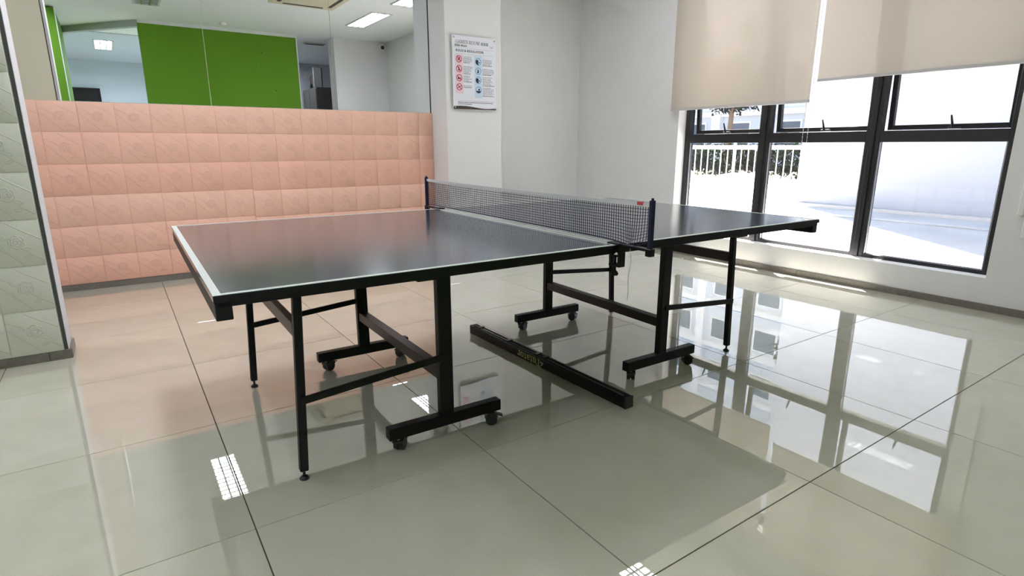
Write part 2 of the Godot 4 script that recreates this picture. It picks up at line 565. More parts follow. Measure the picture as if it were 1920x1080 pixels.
	rod(ce, Vector3(0.059, 0.001, 0.238), Vector3(0.064, -0.003, 0.25), 0.036, 0.036, 14)
	obj("lens", ce, M.black_plastic, cc)
	# conduit with a box on the window wall, running down to the socket
	var cn := thing("conduit", "thin white conduit and junction box on the wall beside the window, seen in the mirror", "conduit", Vector3(WX - 0.001, 0, 0.45))
	obox("pipe", Vector3(-0.022, 0.665, -0.015), Vector3(0.0, 2.56, 0.015), M.white_plastic, cn, 0.004)
	obox("junction_box", Vector3(-0.05, 2.56, -0.1), Vector3(0.0, 2.64, 0.14), M.white_plastic, cn, 0.006)
	var vt := thing("ceiling_vent", "dark slot air vent in the ceiling of the passage", "vent", Vector3(3.46, CEIL - 0.001, 2.94))
	obox("frame", Vector3(-0.2, -0.02, -0.07), Vector3(0.2, 0.0, 0.07), M.fixture, vt, 0.003)
	obox("slot", Vector3(-0.18, -0.024, -0.05), Vector3(0.18, -0.02, 0.05), M.slot_dark, vt)
	var sd := thing("smoke_detector", "round white smoke detector on the ceiling by the green wall", "detector", Vector3(1.636, CEIL - 0.001, 1.81))
	var ss := start()
	lathe(ss, Vector3.ZERO, [Vector2(0.0, -0.035), Vector2(0.04, -0.033), Vector2(0.055, -0.015), Vector2(0.055, 0.0)], 14)
	obj("body", ss, M.white_plastic, sd)

# ---------------------------------------------------------------- outside
func leaf_mesh(count: int, spread: Vector3, size: float, seed_: int, hollow := 0.55) -> ArrayMesh:
	var r := RandomNumberGenerator.new()
	r.seed = seed_
	var v := PackedVector3Array()
	var n := PackedVector3Array()
	for i in count:
		var d := Vector3(r.randfn(), r.randfn(), r.randfn()).normalized()
		var p := d * lerpf(hollow, 1.0, r.randf()) * (1.0 + 0.14 * sin(d.x * 9.0 + seed_) * cos(d.z * 7.0))
		p = Vector3(p.x * spread.x, p.y * spread.y, p.z * spread.z)
		var a := Vector3(r.randfn(), r.randfn(), r.randfn()).normalized()
		var b := a.cross(d + Vector3(0.1, 0.3, 0.05)).normalized()
		var s := size * r.randf_range(0.6, 1.2)
		var q := [p - a * s, p + b * s * 0.45, p + a * s, p - b * s * 0.45]
		var nn := b.cross(a).normalized()
		for k in [0, 1, 2, 0, 2, 3]:
			v.append(q[k])
			n.append(nn)
	var arr := []
	arr.resize(Mesh.ARRAY_MAX)
	arr[Mesh.ARRAY_VERTEX] = v
	arr[Mesh.ARRAY_NORMAL] = n
	var m := ArrayMesh.new()
	m.add_surface_from_arrays(Mesh.PRIMITIVE_TRIANGLES, arr)
	return m

func build_outside() -> void:
	structure(obox("ground_paving", Vector3(WX + 0.25, -0.3, -30), Vector3(16.2, 0.0, 12), M.paving), "sunlit pale paving outside the window", "paving")
	structure(obox("ground_verge", Vector3(16.2, -0.4, -40), Vector3(60, -0.06, 12), M.soil), "earth verge beyond the white railing", "ground")
	# white building opposite
	var ow := snode("wall_opposite", "white rendered wall of the building opposite the window", "wall")
	obox("face", Vector3(10.25, 0, -4.25), Vector3(18.0, 14.0, 12), M.render_white, ow)
	obox("plinth", Vector3(10.1, 0, -4.27), Vector3(10.25, 0.085, 12), M.plinth, ow, 0.006)
	obox("apron_slab", Vector3(9.25, 0, -3.9), Vector3(10.1, 0.03, 12), M.paving, ow, 0.006)
	# railing
	var fa := Vector3(15.05, 0, -11.85)
	var fb := Vector3(16.0, 0, -7.1)
	var fd := (fb - fa).normalized()
	var rl := thing("railing", "white metal railing at the edge of the paving outside", "railing", fa, atan2(fd.x, fd.z))
	var len := fa.distance_to(fb)
	obox("top_rail", Vector3(-0.035, 0.99, 0), Vector3(0.035, 1.10, len), M.white_paint, rl, 0.01)
	obox("bottom_rail", Vector3(-0.02, 0.09, 0), Vector3(0.02, 0.15, len), M.white_paint, rl, 0.005)
	var k := 0
	while k * 0.213 < len:
		var z := k * 0.213
		if k % 12 == 0:
			obox("post", Vector3(-0.035, 0, z - 0.035), Vector3(0.035, 1.27, z + 0.035), M.white_paint, rl, 0.006)
		else:
			obox("baluster", Vector3(-0.012, 0.15, z - 0.012), Vector3(0.012, 0.99, z + 0.012), M.white_paint, rl)
		k += 1
	obox("kerb", Vector3(-0.12, 0, 0), Vector3(0.12, 0.07, len), M.plinth, rl, 0.01)
	# planting beyond the railing
	var hg := thing("hedge", "long dark green hedge growing behind the white railing", "hedge", Vector3(18.4, -0.06, -11.8), 0.2)
	for h in 3:
		var lf := put("foliage", leaf_mesh(3200, Vector3(0.6, 0.62, 1.9), 0.075, 90 + h), M["leaf_%d" % h], hg)
		lf.position = Vector3(0, 0.68, (h - 1) * 2.7)
		tag(lf, "", "", "", "stuff")
		var sm := start()
		for q in 6:
			rod(sm, Vector3(0, 0, (h - 1) * 2.7 + q * 0.4 - 1.0), Vector3(rng.randf_range(-0.3, 0.3), 0.9, (h - 1) * 2.7 + q * 0.4 - 1.0 + rng.randf_range(-0.3, 0.3)), 0.02, 0.01, 6)
		obj("stem", sm, M.bark, hg)
	for t in [[22.5, -14.6, 0.13, 5.2, 1.6, 1.3, "slim tree with a leafy low crown beyond the railing"], [21.6, -9.0, 0.19, 9.5, 1.6, 1.6, "brown tree trunk seen between the bars by the white wall"]]:
		var tr := thing("tree", t[6], "tree", Vector3(t[0], -0.06, t[1]))
		var ts := start()
		rod(ts, Vector3(0, 0, 0), Vector3(0.05, t[3] * 0.45, 0.04), t[2], t[2] * 0.8, 12)
		rod(ts, Vector3(0.05, t[3] * 0.45, 0.04), Vector3(-0.05, t[3], 0.1), t[2] * 0.8, t[2] * 0.4, 12)
		for q in 5:
			var h0: float = t[3] * rng.randf_range(0.45, 0.8)
			rod(ts, Vector3(0.03, h0, 0.05), Vector3(rng.randf_range(-1, 1), h0 + 0.9, rng.randf_range(-1, 1)), 0.05, 0.02, 7)
		obj("trunk", ts, M.bark, tr)
		var cr := put("crown", leaf_mesh(2600, Vector3(t[4], t[5], t[4]), 0.13, int(t[0] * 7)), M.leaf_2 if t[5] < 2.0 else M.leaf_0, tr)
		cr.position.y = t[3] * 0.72 if t[5] < 2.0 else t[3] * 0.95
		tag(cr, "", "", "", "stuff")
	var bo := start()
	lathe(bo, Vector3.ZERO, [Vector2(0.62, -0.05), Vector2(0.7, 0.06), Vector2(0.55, 0.2), Vector2(0.3, 0.27), Vector2(0.0, 0.29)], 14)
	var bould := obj("boulder", bo, M.boulder)
	bould.position = Vector3(16.9, -0.06, -9.9)
	bould.scale = Vector3(0.7, 1.0, 1.5)
	tag(bould, "pale grey rounded boulder on the verge beyond the railing", "boulder")
	# building far behind
	var fbuild := thing("far_building", "pale blue grey building with dark windows far beyond the railing", "building", Vector3(30, -0.06, -18))
	obox("wall", Vector3(0, 0, -22), Vector3(8, 17, 14), M.far_wall, fbuild)
	for y in [0.6, 3.4, 6.2, 9.0, 11.8]:
		obox("floor_band", Vector3(-0.15, y + 2.2, -22), Vector3(0, y + 2.5, 14), M.far_trim, fbuild)
		for z in range(-20, 13, 3):
			var wn := obox("window", Vector3(-0.06, y + 0.5, z), Vector3(0.0, y + 1.9, z + 1.5), M.far_trim, fbuild)
			obox("window_pane", Vector3(-0.08, y + 0.6, z + 0.1), Vector3(-0.05, y + 1.8, z + 1.4), M.far_glass, wn)
	for z in range(-21, 13, 6):
		obox("pier", Vector3(-0.3, 0, z), Vector3(0, 17, z + 0.6), M.far_trim, fbuild)

# ---------------------------------------------------------------- embossed foam padding
func emboss_texture() -> ImageTexture:
	var n := 256
	var buf := PackedFloat32Array()
	buf.resize(n * n)
	var stamp := func(x: float, y: float, r: float, h: float) -> void:
		var cx := int(x * n)
		var cy := int(y * n)
		var rr := int(ceil(r * n * 2.2))
		for j in range(cy - rr, cy + rr + 1):
			for i in range(cx - rr, cx + rr + 1):
				if i < 0 or j < 0 or i >= n or j >= n:
					continue
				var d := Vector2(i / float(n) - x, j / float(n) - y).length() / r
				var v := h * exp(-d * d)
				if v > buf[j * n + i]:
					buf[j * n + i] = v
	# stem running from the upper left to the lower right, with side stems
	for c in [[Vector2(0.02, 0.2), Vector2(0.3, 0.28), Vector2(0.7, 0.72), Vector2(0.98, 0.88)], [Vector2(0.02, 0.35), Vector2(0.25, 0.6), Vector2(0.35, 0.7), Vector2(0.6, 0.97)], [Vector2(0.4, 0.04), Vector2(0.6, 0.2), Vector2(0.8, 0.3), Vector2(0.98, 0.42)]]:
		for i in 90:
			var p: Vector2 = c[0].bezier_interpolate(c[1], c[2], c[3], i / 89.0)
			stamp.call(p.x, p.y, 0.010, 0.75)
	# the bloom: turns of petals
	for ring in [[0.035, 3], [0.075, 5], [0.115, 6]]:
		for k in ring[1]:
			var a0: float = TAU * k / ring[1] + ring[0] * 9.0
			for i in 26:
				var a: float = a0 + (i / 25.0) * TAU / ring[1] * 0.9
				var rr: float = ring[0] * (1.0 + 0.22 * sin(PI * i / 25.0))
				stamp.call(0.52 + cos(a) * rr * 1.1, 0.46 + sin(a) * rr, 0.011, 1.0)
	for lf in [[0.3, 0.36, 0.9], [0.72, 0.62, 0.4], [0.7, 0.78, -0.3], [0.28, 0.62, 1.2]]:
		for i in 30:
			var a := TAU * i / 30.0
			var p := Vector2(cos(a) * 0.07, sin(a) * 0.028).rotated(lf[2])
			stamp.call(lf[0] + p.x, lf[1] + p.y, 0.009, 0.7)
	var im := Image.create(n, n, false, Image.FORMAT_RGB8)
	for j in n:
		for i in n:
			var v := clampf(0.1 + 0.9 * buf[j * n + i], 0, 1)
			im.set_pixel(i, j, Color(v, v, v))
	return ImageTexture.create_from_image(im)

func pillow(w: float, h: float, t: float) -> ArrayMesh:
	# a square of foam standing in x,y with its soft front towards +z: 5 x 5 points and a skirt
	var us := [0.0, 0.028, 0.5, 0.972, 1.0]
	var zz := [0.72, 0.97, 1.0, 0.97, 0.72]
	var st := SurfaceTool.new()
	st.begin(Mesh.PRIMITIVE_TRIANGLES)
	st.set_smooth_group(0)
	var pt := func(i: int, j: int) -> Vector3:
		return Vector3((us[i] - 0.5) * w, (us[j] - 0.5) * h, t * minf(zz[i], zz[j]))
	for j in 4:
		for i in 4:
			for c in [[i, j], [i, j + 1], [i + 1, j + 1], [i, j], [i + 1, j + 1], [i + 1, j]]:
				st.set_uv(Vector2(us[c[0]], 1.0 - us[c[1]]))
				st.add_vertex(pt.call(c[0], c[1]))
	st.set_smooth_group(-1)
	var rim := [[0, 0], [4, 0], [4, 4], [0, 4]]
	for k in 4:
		var a: Vector3 = pt.call(rim[k][0], rim[k][1])
		var b: Vector3 = pt.call(rim[(k + 1) % 4][0], rim[(k + 1) % 4][1])
		st.set_uv(Vector2(0.01, 0.01))
		poly(st, [a, b, Vector3(b.x, b.y, 0), Vector3(a.x, a.y, 0)], Vector3(0, 0, t * 0.3))
	st.generate_normals()
	st.generate_tangents()
	return st.commit()

func build_padding() -> void:
	var em := emboss_texture()
	for c in [["foam_pink_0", rgb8(244, 193, 171)], ["foam_pink_1", rgb8(243, 189, 167)], ["foam_pink_2", rgb8(245, 197, 175)], ["foam_mint", rgb8(213, 214, 198)]]:
		var m := mat(c[0], c[1], 0.75)
		m.heightmap_enabled = true
		m.heightmap_texture = em
		m.heightmap_scale = 0.3
	var pk := thing("wall_padding", "pink embossed foam tiles covering the low partition under the glass", "wall padding", Vector3(0, 0, -3.888))
	var ys := [0.051, 0.264, 0.5, 0.735, 0.972, 1.209, 1.43]
	var cache := {}
	for r in 6:
		for k in range(-4, 14):
			var x0 := -0.605 + 0.2325 * k
			var x1 := x0 + 0.2325
			if k == 13:
				x1 = 2.576
			if x0 < -1.5:
				x0 = -1.5
			var y0: float = ys[r]
			var y1: float = ys[r + 1]
			var proud := 0.0
			if r < 3 and k >= 6:
				proud = 0.006
				y0 -= 0.014 if r > 0 else 0.0
				y1 -= 0.014
			if r == 3 and k >= 6:
				y0 -= 0.014
			var w := x1 - x0 - 0.0008
			var h := y1 - y0 - 0.0008
			var key := "%.3f_%.3f_%.3f" % [w, h, proud]
			if not cache.has(key):
				cache[key] = pillow(w, h, 0.02 + proud)
			var o := put("foam_tile", cache[key], M["foam_pink_%d" % ((k * 3 + r * 5 + 40) % 3)], pk)
			o.position = Vector3((x0 + x1) / 2, (y0 + y1) / 2, 0)
	var mt := thing("wall_padding", "mint green embossed foam tiles on the pillar at the edge of the room", "wall padding", Vector3(0, 0, -2.088))
	var my := [0.051, 0.283, 0.516, 0.749, 0.982, 1.215, 1.448, 1.681, 1.914, 2.147]
	var mx := [-1.26, -1.0, -0.768, -0.5545]
	for r in 9:
		for k in 3:
			var w: float = mx[k + 1] - mx[k] - 0.0008
			var h: float = my[r + 1] - my[r] - 0.0008
			var key := "m%.3f_%.3f" % [w, h]
			if not cache.has(key):
				cache[key] = pillow(w, h, 0.018)
			var o := put("foam_tile", cache[key], M.foam_mint, mt)
			o.position = Vector3((mx[k] + mx[k + 1]) / 2, (my[r] + my[r + 1]) / 2, 0)

# ---------------------------------------------------------------- table
func caster(parent: Node, at: Vector3, turn: float, brake: bool) -> void:
	var c := Node3D.new()
	c.name = "caster"
	parent.add_child(c, true)
	c.position = at
	c.rotation.y = turn
	var st := start()
	for s in [-1.0, 1.0]:
		rod(st, Vector3(s * 0.003, 0.025, 0.012), Vector3(s * 0.019, 0.025, 0.012), 0.025, 0.0235, 18)
	obj("wheel", st, M.black_plastic, c)
	var hd := start()
	# hood over the wheels
	for i in 7:
		var a0 := PI * (0.12 + 0.76 * i / 7.0)
		var a1 := PI * (0.12 + 0.76 * (i + 1) / 7.0)
		var p0 := Vector3(0, 0.025 + sin(a0) * 0.0275, 0.012 - cos(a0) * 0.0275)
		var p1 := Vector3(0, 0.025 + sin(a1) * 0.0275, 0.012 - cos(a1) * 0.0275)
		bar(hd, p0, p1, 0.042, 0.005)
	box(hd, Vector3(-0.0028, 0.012, -0.006), Vector3(0.0028, 0.05, 0.03), 0.001)
	obj("hood", hd, M.black_plastic, c)
	var sm := start()
	rod(sm, Vector3(0, 0.045, 0), Vector3(0, 0.062, 0), 0.0085, 0.0085, 10)
	obj("stem", sm, M.steel, c)
	if brake:
		var br := start()
		box(br, Vector3(-0.012, 0.036, 0.03), Vector3(0.012, 0.041, 0.052), 0.001, Transform3D(Basis(Vector3.RIGHT, 0.35), Vector3(0, 0.018, -0.004)))
		obj("brake_lever", br, M.black_plastic, c)

func build_table() -> void:
	var t := thing("table_tennis_table", "dark blue table tennis table with white edge lines on black wheeled legs", "table", Vector3(TS.x, 0, TS.y), -0.01605)
	var H := 0.746
	for s in [-1.0, 1.0]:
		var a := minf(s * 0.003, s * 1.37)
		var b := maxf(s * 0.003, s * 1.37)
		var tp := obox("tabletop", Vector3(a, H - 0.018, -0.7625), Vector3(b, H, 0.7625), M.table_top, t, 0.001)
		# black edge band round the board
		obox("edge_band", Vector3(a, H - 0.018, 0.7625), Vector3(b, H - 0.001, 0.764), M.black_metal, tp)
		obox("edge_band", Vector3(a, H - 0.018, -0.764), Vector3(b, H - 0.001, -0.7625), M.black_metal, tp)
		for v in [-1.0, 1.0]:
			obox("line", Vector3(a, H, minf(v * 0.7425, v * 0.7620)), Vector3(b, H + 0.0005, maxf(v * 0.7425, v * 0.7620)), M.line_white, tp)
			obox("side_rail", Vector3(a + 0.01, 0.713, minf(v * 0.735, v * 0.757)), Vector3(b - 0.01, H - 0.018, maxf(v * 0.735, v * 0.757)), M.black_metal, t, 0.001)
		obox("line", Vector3(minf(s * 1.35, s * 1.3695), H, -0.7425), Vector3(maxf(s * 1.35, s * 1.3695), H + 0.0005, 0.7425), M.line_white, tp)
		obox("line", Vector3(minf(s * 0.004, s * 0.022), H, -0.7425), Vector3(maxf(s * 0.004, s * 0.022), H + 0.0005, 0.7425), M.line_white, tp)
		obox("end_apron", Vector3(minf(s * 1.328, s * 1.368), 0.678, -0.757), Vector3(maxf(s * 1.328, s * 1.368), H - 0.018, 0.757), M.black_metal, t, 0.002)
		obox("centre_rail", Vector3(minf(s * 0.02, s * 0.045), 0.708, -0.735), Vector3(maxf(s * 0.02, s * 0.045), H - 0.018, 0.735), M.black_metal, t, 0.001)
		# T frames with casters
		var u: float = s * 0.597
		for v in [-0.468, 0.468]:
			obox("post", Vector3(u - 0.028, 0.100, v - 0.016), Vector3(u + 0.028, H - 0.018, v + 0.016), M.black_metal, t, 0.003)
			obox("foot_bar", Vector3(u - 0.24, 0.056, v - 0.02), Vector3(u + 0.24, 0.103, v + 0.02), M.black_metal, t, 0.003)
			caster(t, Vector3(u - 0.198, 0, v), 2.4 if v > 0 else 2.0, v < 0 and s < 0)
			caster(t, Vector3(u + 0.190, 0, v), 1.1 if v > 0 else 0.5, v > 0 and s < 0)
			var bo := start()
			var face: float = v + (0.016 if v > 0 else 0.016)
			rod(bo, Vector3(u - s * 0.0, 0.335, face), Vector3(u - s * 0.0, 0.335, face + 0.006), 0.007, 0.006, 8)
			obj("bolt", bo, M.black_metal, t)
		obox("cross_bar", Vector3(u - 0.022, 0.238, -0.452), Vector3(u + 0.022, 0.283, 0.452), M.brown_metal, t, 0.002)
		# outer legs, leaning in a little towards the top
		for v in [-0.462, 0.462]:
			var foot := Vector3(s * 1.138, 0.032, v)
			var head := Vector3(s * 1.106, H - 0.02, v)
			var lg := start()
			bar(lg, foot, head, 0.028, 0.028, 0.003)
			var leg := obj("leg", lg, M.black_metal, t)
			var ft := start()
			rod(ft, Vector3(s * 1.138, 0.008, v), Vector3(s * 1.138, 0.034, v), 0.005, 0.005, 8)
			lathe(ft, Vector3(s * 1.138, 0, v), [Vector2(0.0, 0.0), Vector2(0.016, 0.0), Vector2(0.017, 0.004), Vector2(0.009, 0.012), Vector2(0.0, 0.013)], 14)
			obj("levelling_foot", ft, M.black_plastic, leg)
			# brace from the leg up to the T post
			var br := start()
			var w: float = v + (0.021 if v > 0 else -0.021)
			bar(br, Vector3(s * 1.126, 0.293, w), Vector3(u, 0.338, w), 0.009, 0.026, 0.001)
			obj("brace", br, M.black_metal, t)
		obox("leg_cross_bar", Vector3(s * 1.117 - 0.012, 0.505, -0.448), Vector3(s * 1.117 + 0.012, 0.555, 0.448), M.brown_metal, t, 0.002)
		# folding latch under the side rail
		var lt := start()
		box(lt, Vector3(s * 0.78 - 0.035, 0.705, 0.70), Vector3(s * 0.78 + 0.035, 0.7145, 0.745), 0.001)
		obj("latch", lt, M.black_metal, t)

# ---------------------------------------------------------------- net
func net_point(v: float, f: float) -> Vector3:
	# v along the net, f 0 at the lower cord .. 1 at the top tape
	var y := lerpf(0.762, 0.9, f)
	var g := (v - 0.818) / 0.05
	var pull := exp(-g * g) * (1.0 - f) * (1.0 - f)
	var wide := exp(-g * g / 6.0) * (1.0 - f)
	y -= 0.012 * pull + 0.004 * wide
	var vv := v - (v - 0.818) * 0.55 * pull
	if v > 0.86:
		y += 0.018 * (v - 0.86) / 0.05 * (1.0 - f)
	y -= 0.006 * (1.0 - pow(v / 0.915, 2.0)) * f
	return Vector3(0.004 * sin(v * 9.0) * (1.0 - f) * f, y, vv)

func build_net() -> void:
	var t := thing("table_tennis_net", "navy blue table tennis net with white top tape clamped across the table", "net", Vector3(TS.x, 0, TS.y), -0.01605)
	t.position.y = 0.0
	var st := start()
	var nv := 148
	for i in nv + 1:
		var v := lerpf(-0.908, 0.908, float(i) / nv)
		for k in 5:
			bar(st, net_point(v, k / 5.0), net_point(v, (k + 1) / 5.0), 0.0018, 0.0018)
	for j in 12:
		for i in 60:
			var r := 0.0018 if j > 0 else 0.004
			bar(st, net_point(lerpf(-0.908, 0.908, i / 60.0), j / 12.0), net_point(lerpf(-0.908, 0.908, (i + 1) / 60.0), j / 12.0), r, r)
	var nn := obj("netting", st, M.net, t)
	nn.set_meta("kind", "stuff")
	var tp := start()
	for i in 30:
		bar(tp, net_point(lerpf(-0.908, 0.908, i / 30.0), 1.04), net_point(lerpf(-0.908, 0.908, (i + 1) / 30.0), 1.04), 0.004, 0.014)
	obj("top_tape", tp, M.tape, t)
	for s in [-1.0, 1.0]:
		var ps := start()
		box(ps, Vector3(-0.009, 0.742, minf(s * 0.906, s * 0.922)), Vector3(0.009, 0.922, maxf(s * 0.906, s * 0.922)), 0.002)
		rod(ps, Vector3(0, 0.918, s * 0.914), Vector3(0, 0.930, s * 0.914), 0.006, 0.004, 8)
		var post := obj("net_post", ps, M.net, t)
		var am := start()
		box(am, Vector3(-0.011, 0.742, minf(s * 0.77, s * 0.922)), Vector3(0.011, 0.752, maxf(s * 0.77, s * 0.922)), 0.001)
		box(am, Vector3(-0.013, 0.725, minf(s * 0.915 - 0.012, s * 0.915 + 0.012)), Vector3(0.013, 0.752, maxf(s * 0.915 - 0.012, s * 0.915 + 0.012)), 0.002)
		obj("arm", am, M.black_metal, post)
		var cl := start()
		box(cl, Vector3(-0.02, 0.7466, minf(s * 0.715, s * 0.778)), Vector3(0.02, 0.753, maxf(s * 0.715, s * 0.778)), 0.001)
		box(cl, Vector3(-0.016, 0.662, minf(s * 0.768, s * 0.780)), Vector3(0.016, 0.752, maxf(s * 0.768, s * 0.780)), 0.002)
		box(cl, Vector3(-0.016, 0.662, minf(s * 0.722, s * 0.774)), Vector3(0.016, 0.672, maxf(s * 0.722, s * 0.774)), 0.002)
		obj("clamp", cl, M.black_metal, t)
		var sc := start()
		rod(sc, Vector3(0, 0.635, s * 0.742), Vector3(0, 0.70, s * 0.742), 0.005, 0.005, 10)
		lathe(sc, Vector3(0, 0.625, s * 0.742), [Vector2(0.0, 0.0), Vector2(0.012, 0.0), Vector2(0.015, 0.006), Vector2(0.012, 0.014), Vector2(0.006, 0.02)], 12)
		lathe(sc, Vector3(0, 0.697, s * 0.742), [Vector2(0.0, 0.0), Vector2(0.012, 0.0), Vector2(0.012, 0.006), Vector2(0.0, 0.0065)], 12)
		obj("clamp_screw", sc, M.black_metal, t)
	# tying cord hanging from the near end
	var cd := start()
	var prev := net_point(0.818, 0.0)
	for i in 12:
		var nx := Vector3(0.004 * sin(i * 0.9), prev.y - 0.017, 0.818 + 0.004 * sin(i * 0.55))
		rod(cd, prev, nx, 0.0013, 0.0013, 5, false)
		prev = nx
	obj("hanging_cord", cd, M.tape, t)
	var tg := start()
	box(tg, Vector3(-0.004, 0.902, 0.842), Vector3(0.006, 0.914, 0.872), 0.002)
	obj("tag", tg, M.red, t)
	t.get_node("tag").set_meta("label", "small red tag on the tape")

# ---------------------------------------------------------------- loose bar on the floor
func build_bar() -> void:
	var t := thing("metal_bar", "long black box bar with gold lettering lying on the floor under the net", "bar", Vector3(1.487, 0, -0.583), 0.0229)
	var L := 0.633
	obox("body", Vector3(-0.024, 0.0, -L), Vector3(0.024, 0.052, L), M.black_metal, t, 0.003)
	for s in [-1.0, 1.0]:
		obox("end_cap", Vector3(-0.025, 0.0, minf(s * (L - 0.004), s * (L + 0.006))), Vector3(0.025, 0.053, maxf(s * (L - 0.004), s * (L + 0.006))), M.black_plastic, t, 0.002)
	for x in [-0.012, 0.012]:
		var st := start()
		rod(st, Vector3(x, 0.055, -L + 0.02), Vector3(x, 0.055, L - 0.02), 0.0035, 0.0035, 8)
		obj("guide_rod", st, M.guard, t)
	for z in [-0.55, -0.26, 0.0, 0.06]:
		obox("clip", Vector3(-0.02, 0.052, z - 0.012), Vector3(0.02, 0.061, z + 0.012), M.black_plastic, t, 0.002)
	obox("film", Vector3(-0.022, 0.0525, -0.54), Vector3(0.022, 0.0535, -0.27), M.film, t)
	# lettering on the side towards the camera's left, standing on its head
	var g := Node3D.new()
	g.name = "lettering"
	t.add_child(g)
	var tm := text_mesh("Tutator", 0.052, "Droid Serif", true)
	var o := put("word", tm, M.letter_gold, g)
	o.position = Vector3(-0.0245, 0.024, -0.05)
	o.basis = Basis(Vector3(0, 0, -1), Vector3(0, -1, 0), Vector3(-1, 0, 0))
	for p in [[0.062, 0.030], [0.076, 0.030], [0.069, 0.019]]:
		var st := start()
		rod(st, Vector3(-0.0238, p[1], p[0] - 0.01), Vector3(-0.0248, p[1], p[0] - 0.01), 0.0045, 0.0045, 10)
		obj("emblem_dot", st, M.letter_white, g)

func text_mesh(s: String, height: float, family := "Droid Sans", bold := false) -> TextMesh:
	var f := SystemFont.new()
	f.font_names = PackedStringArray([family])
	if bold:
		f.font_weight = 700
	var tm := TextMesh.new()
	tm.font = f
	tm.text = s
	tm.font_size = 32
	tm.pixel_size = height / 32.0
	tm.depth = 0.0006
	tm.horizontal_alignment = HORIZONTAL_ALIGNMENT_CENTER
	return tm

# ---------------------------------------------------------------- blinds
func build_blinds() -> void:
	var spec := [[-2.452, -1.018, 1.445, "beige roller blind over the window light nearest the corner, hanging lower"], [-0.972, 0.52, 1.600, "beige roller blind over the middle and end of the window, hanging higher"]]
	for s in spec:
		var z0: float = s[0]
		var z1: float = s[1]
		var y0: float = s[2]
		var b := thing("roller_blind", s[3], "blind", Vector3(4.555, y0, (z0 + z1) / 2), 0.0, "roller blinds")
		var hw := (z1 - z0) / 2
		obox("fabric", Vector3(-0.0006, 0.012, -hw), Vector3(0.0006, 2.76 - y0, hw), M.blind_fabric, b)
		obox("hem_bar", Vector3(-0.007, 0.0, -hw), Vector3(0.007, 0.024, hw), M.blind_bar, b, 0.003)
		var st := start()
		rod(st, Vector3(0.022, 2.76 - y0, -hw - 0.01), Vector3(0.022, 2.76 - y0, hw + 0.01), 0.022, 0.022, 16)
		obj("roller", st, M.blind_bar, b)
		var ch := start()
		for o in [-0.02, 0.02]:
			var low := 0.98 - y0
			var i := 0
			while low + i * 0.03 < 2.74 - y0:
				rod(ch, Vector3(-0.012, low + i * 0.03, hw + 0.005 + o), Vector3(-0.012, low + i * 0.03 + 0.024, hw + 0.005 + o), 0.0022, 0.0022, 6, false)
				i += 1
		obj("bead_chain", ch, M.white_plastic, b)

# ---------------------------------------------------------------- notice
func ring(im: Image, cx: int, cy: int, r: int, w: int, c: Color, slash: bool, ink: Color, kind: int) -> void:
	for j in range(cy - r, cy + r + 1):
		for i in range(cx - r, cx + r + 1):
			var d := Vector2(i - cx, j - cy)
			var l := d.length()
			if l > r:
				continue
			if l > r - w:
				im.set_pixel(i, j, c)
				continue
			var dark := false
			var q := d / float(r)
			if kind == 0:
				dark = absf(q.x + 0.25) < 0.13 and absf(q.y) < 0.5 or absf(q.x - 0.2) < 0.16 and q.y > -0.55 and q.y < 0.4
			elif kind == 1:
				dark = (q + Vector2(0.1, 0.3)).length() < 0.22 or absf(q.x) < 0.3 and q.y > 0.0 and q.y < 0.5
			elif kind == 2:
				dark = absf(q.y - 0.15) < 0.22 and absf(q.x) < 0.5 or absf(q.x + 0.3) < 0.1 and q.y < 0.3 and q.y > -0.4
			elif kind == 3:
				dark = absf(q.y + q.x * 0.6) < 0.12 and absf(q.x) < 0.6
			elif kind == 4:
				dark = q.x < 0.05 and q.y > -0.5 or (q - Vector2(0.4, 0.2)).length() < 0.2
			elif kind == 5:
				dark = (q - Vector2(-0.1, -0.3)).length() < 0.2 or absf(q.x + q.y * 0.3) < 0.25 and q.y > -0.1 and q.y < 0.6
			else:
				dark = q.y > 0.25 or (q - Vector2(0.2, -0.1)).length() < 0.3
			if dark:
				im.set_pixel(i, j, ink)
			if slash and absf(q.x - q.y) < 0.16:
				im.set_pixel(i, j, c)

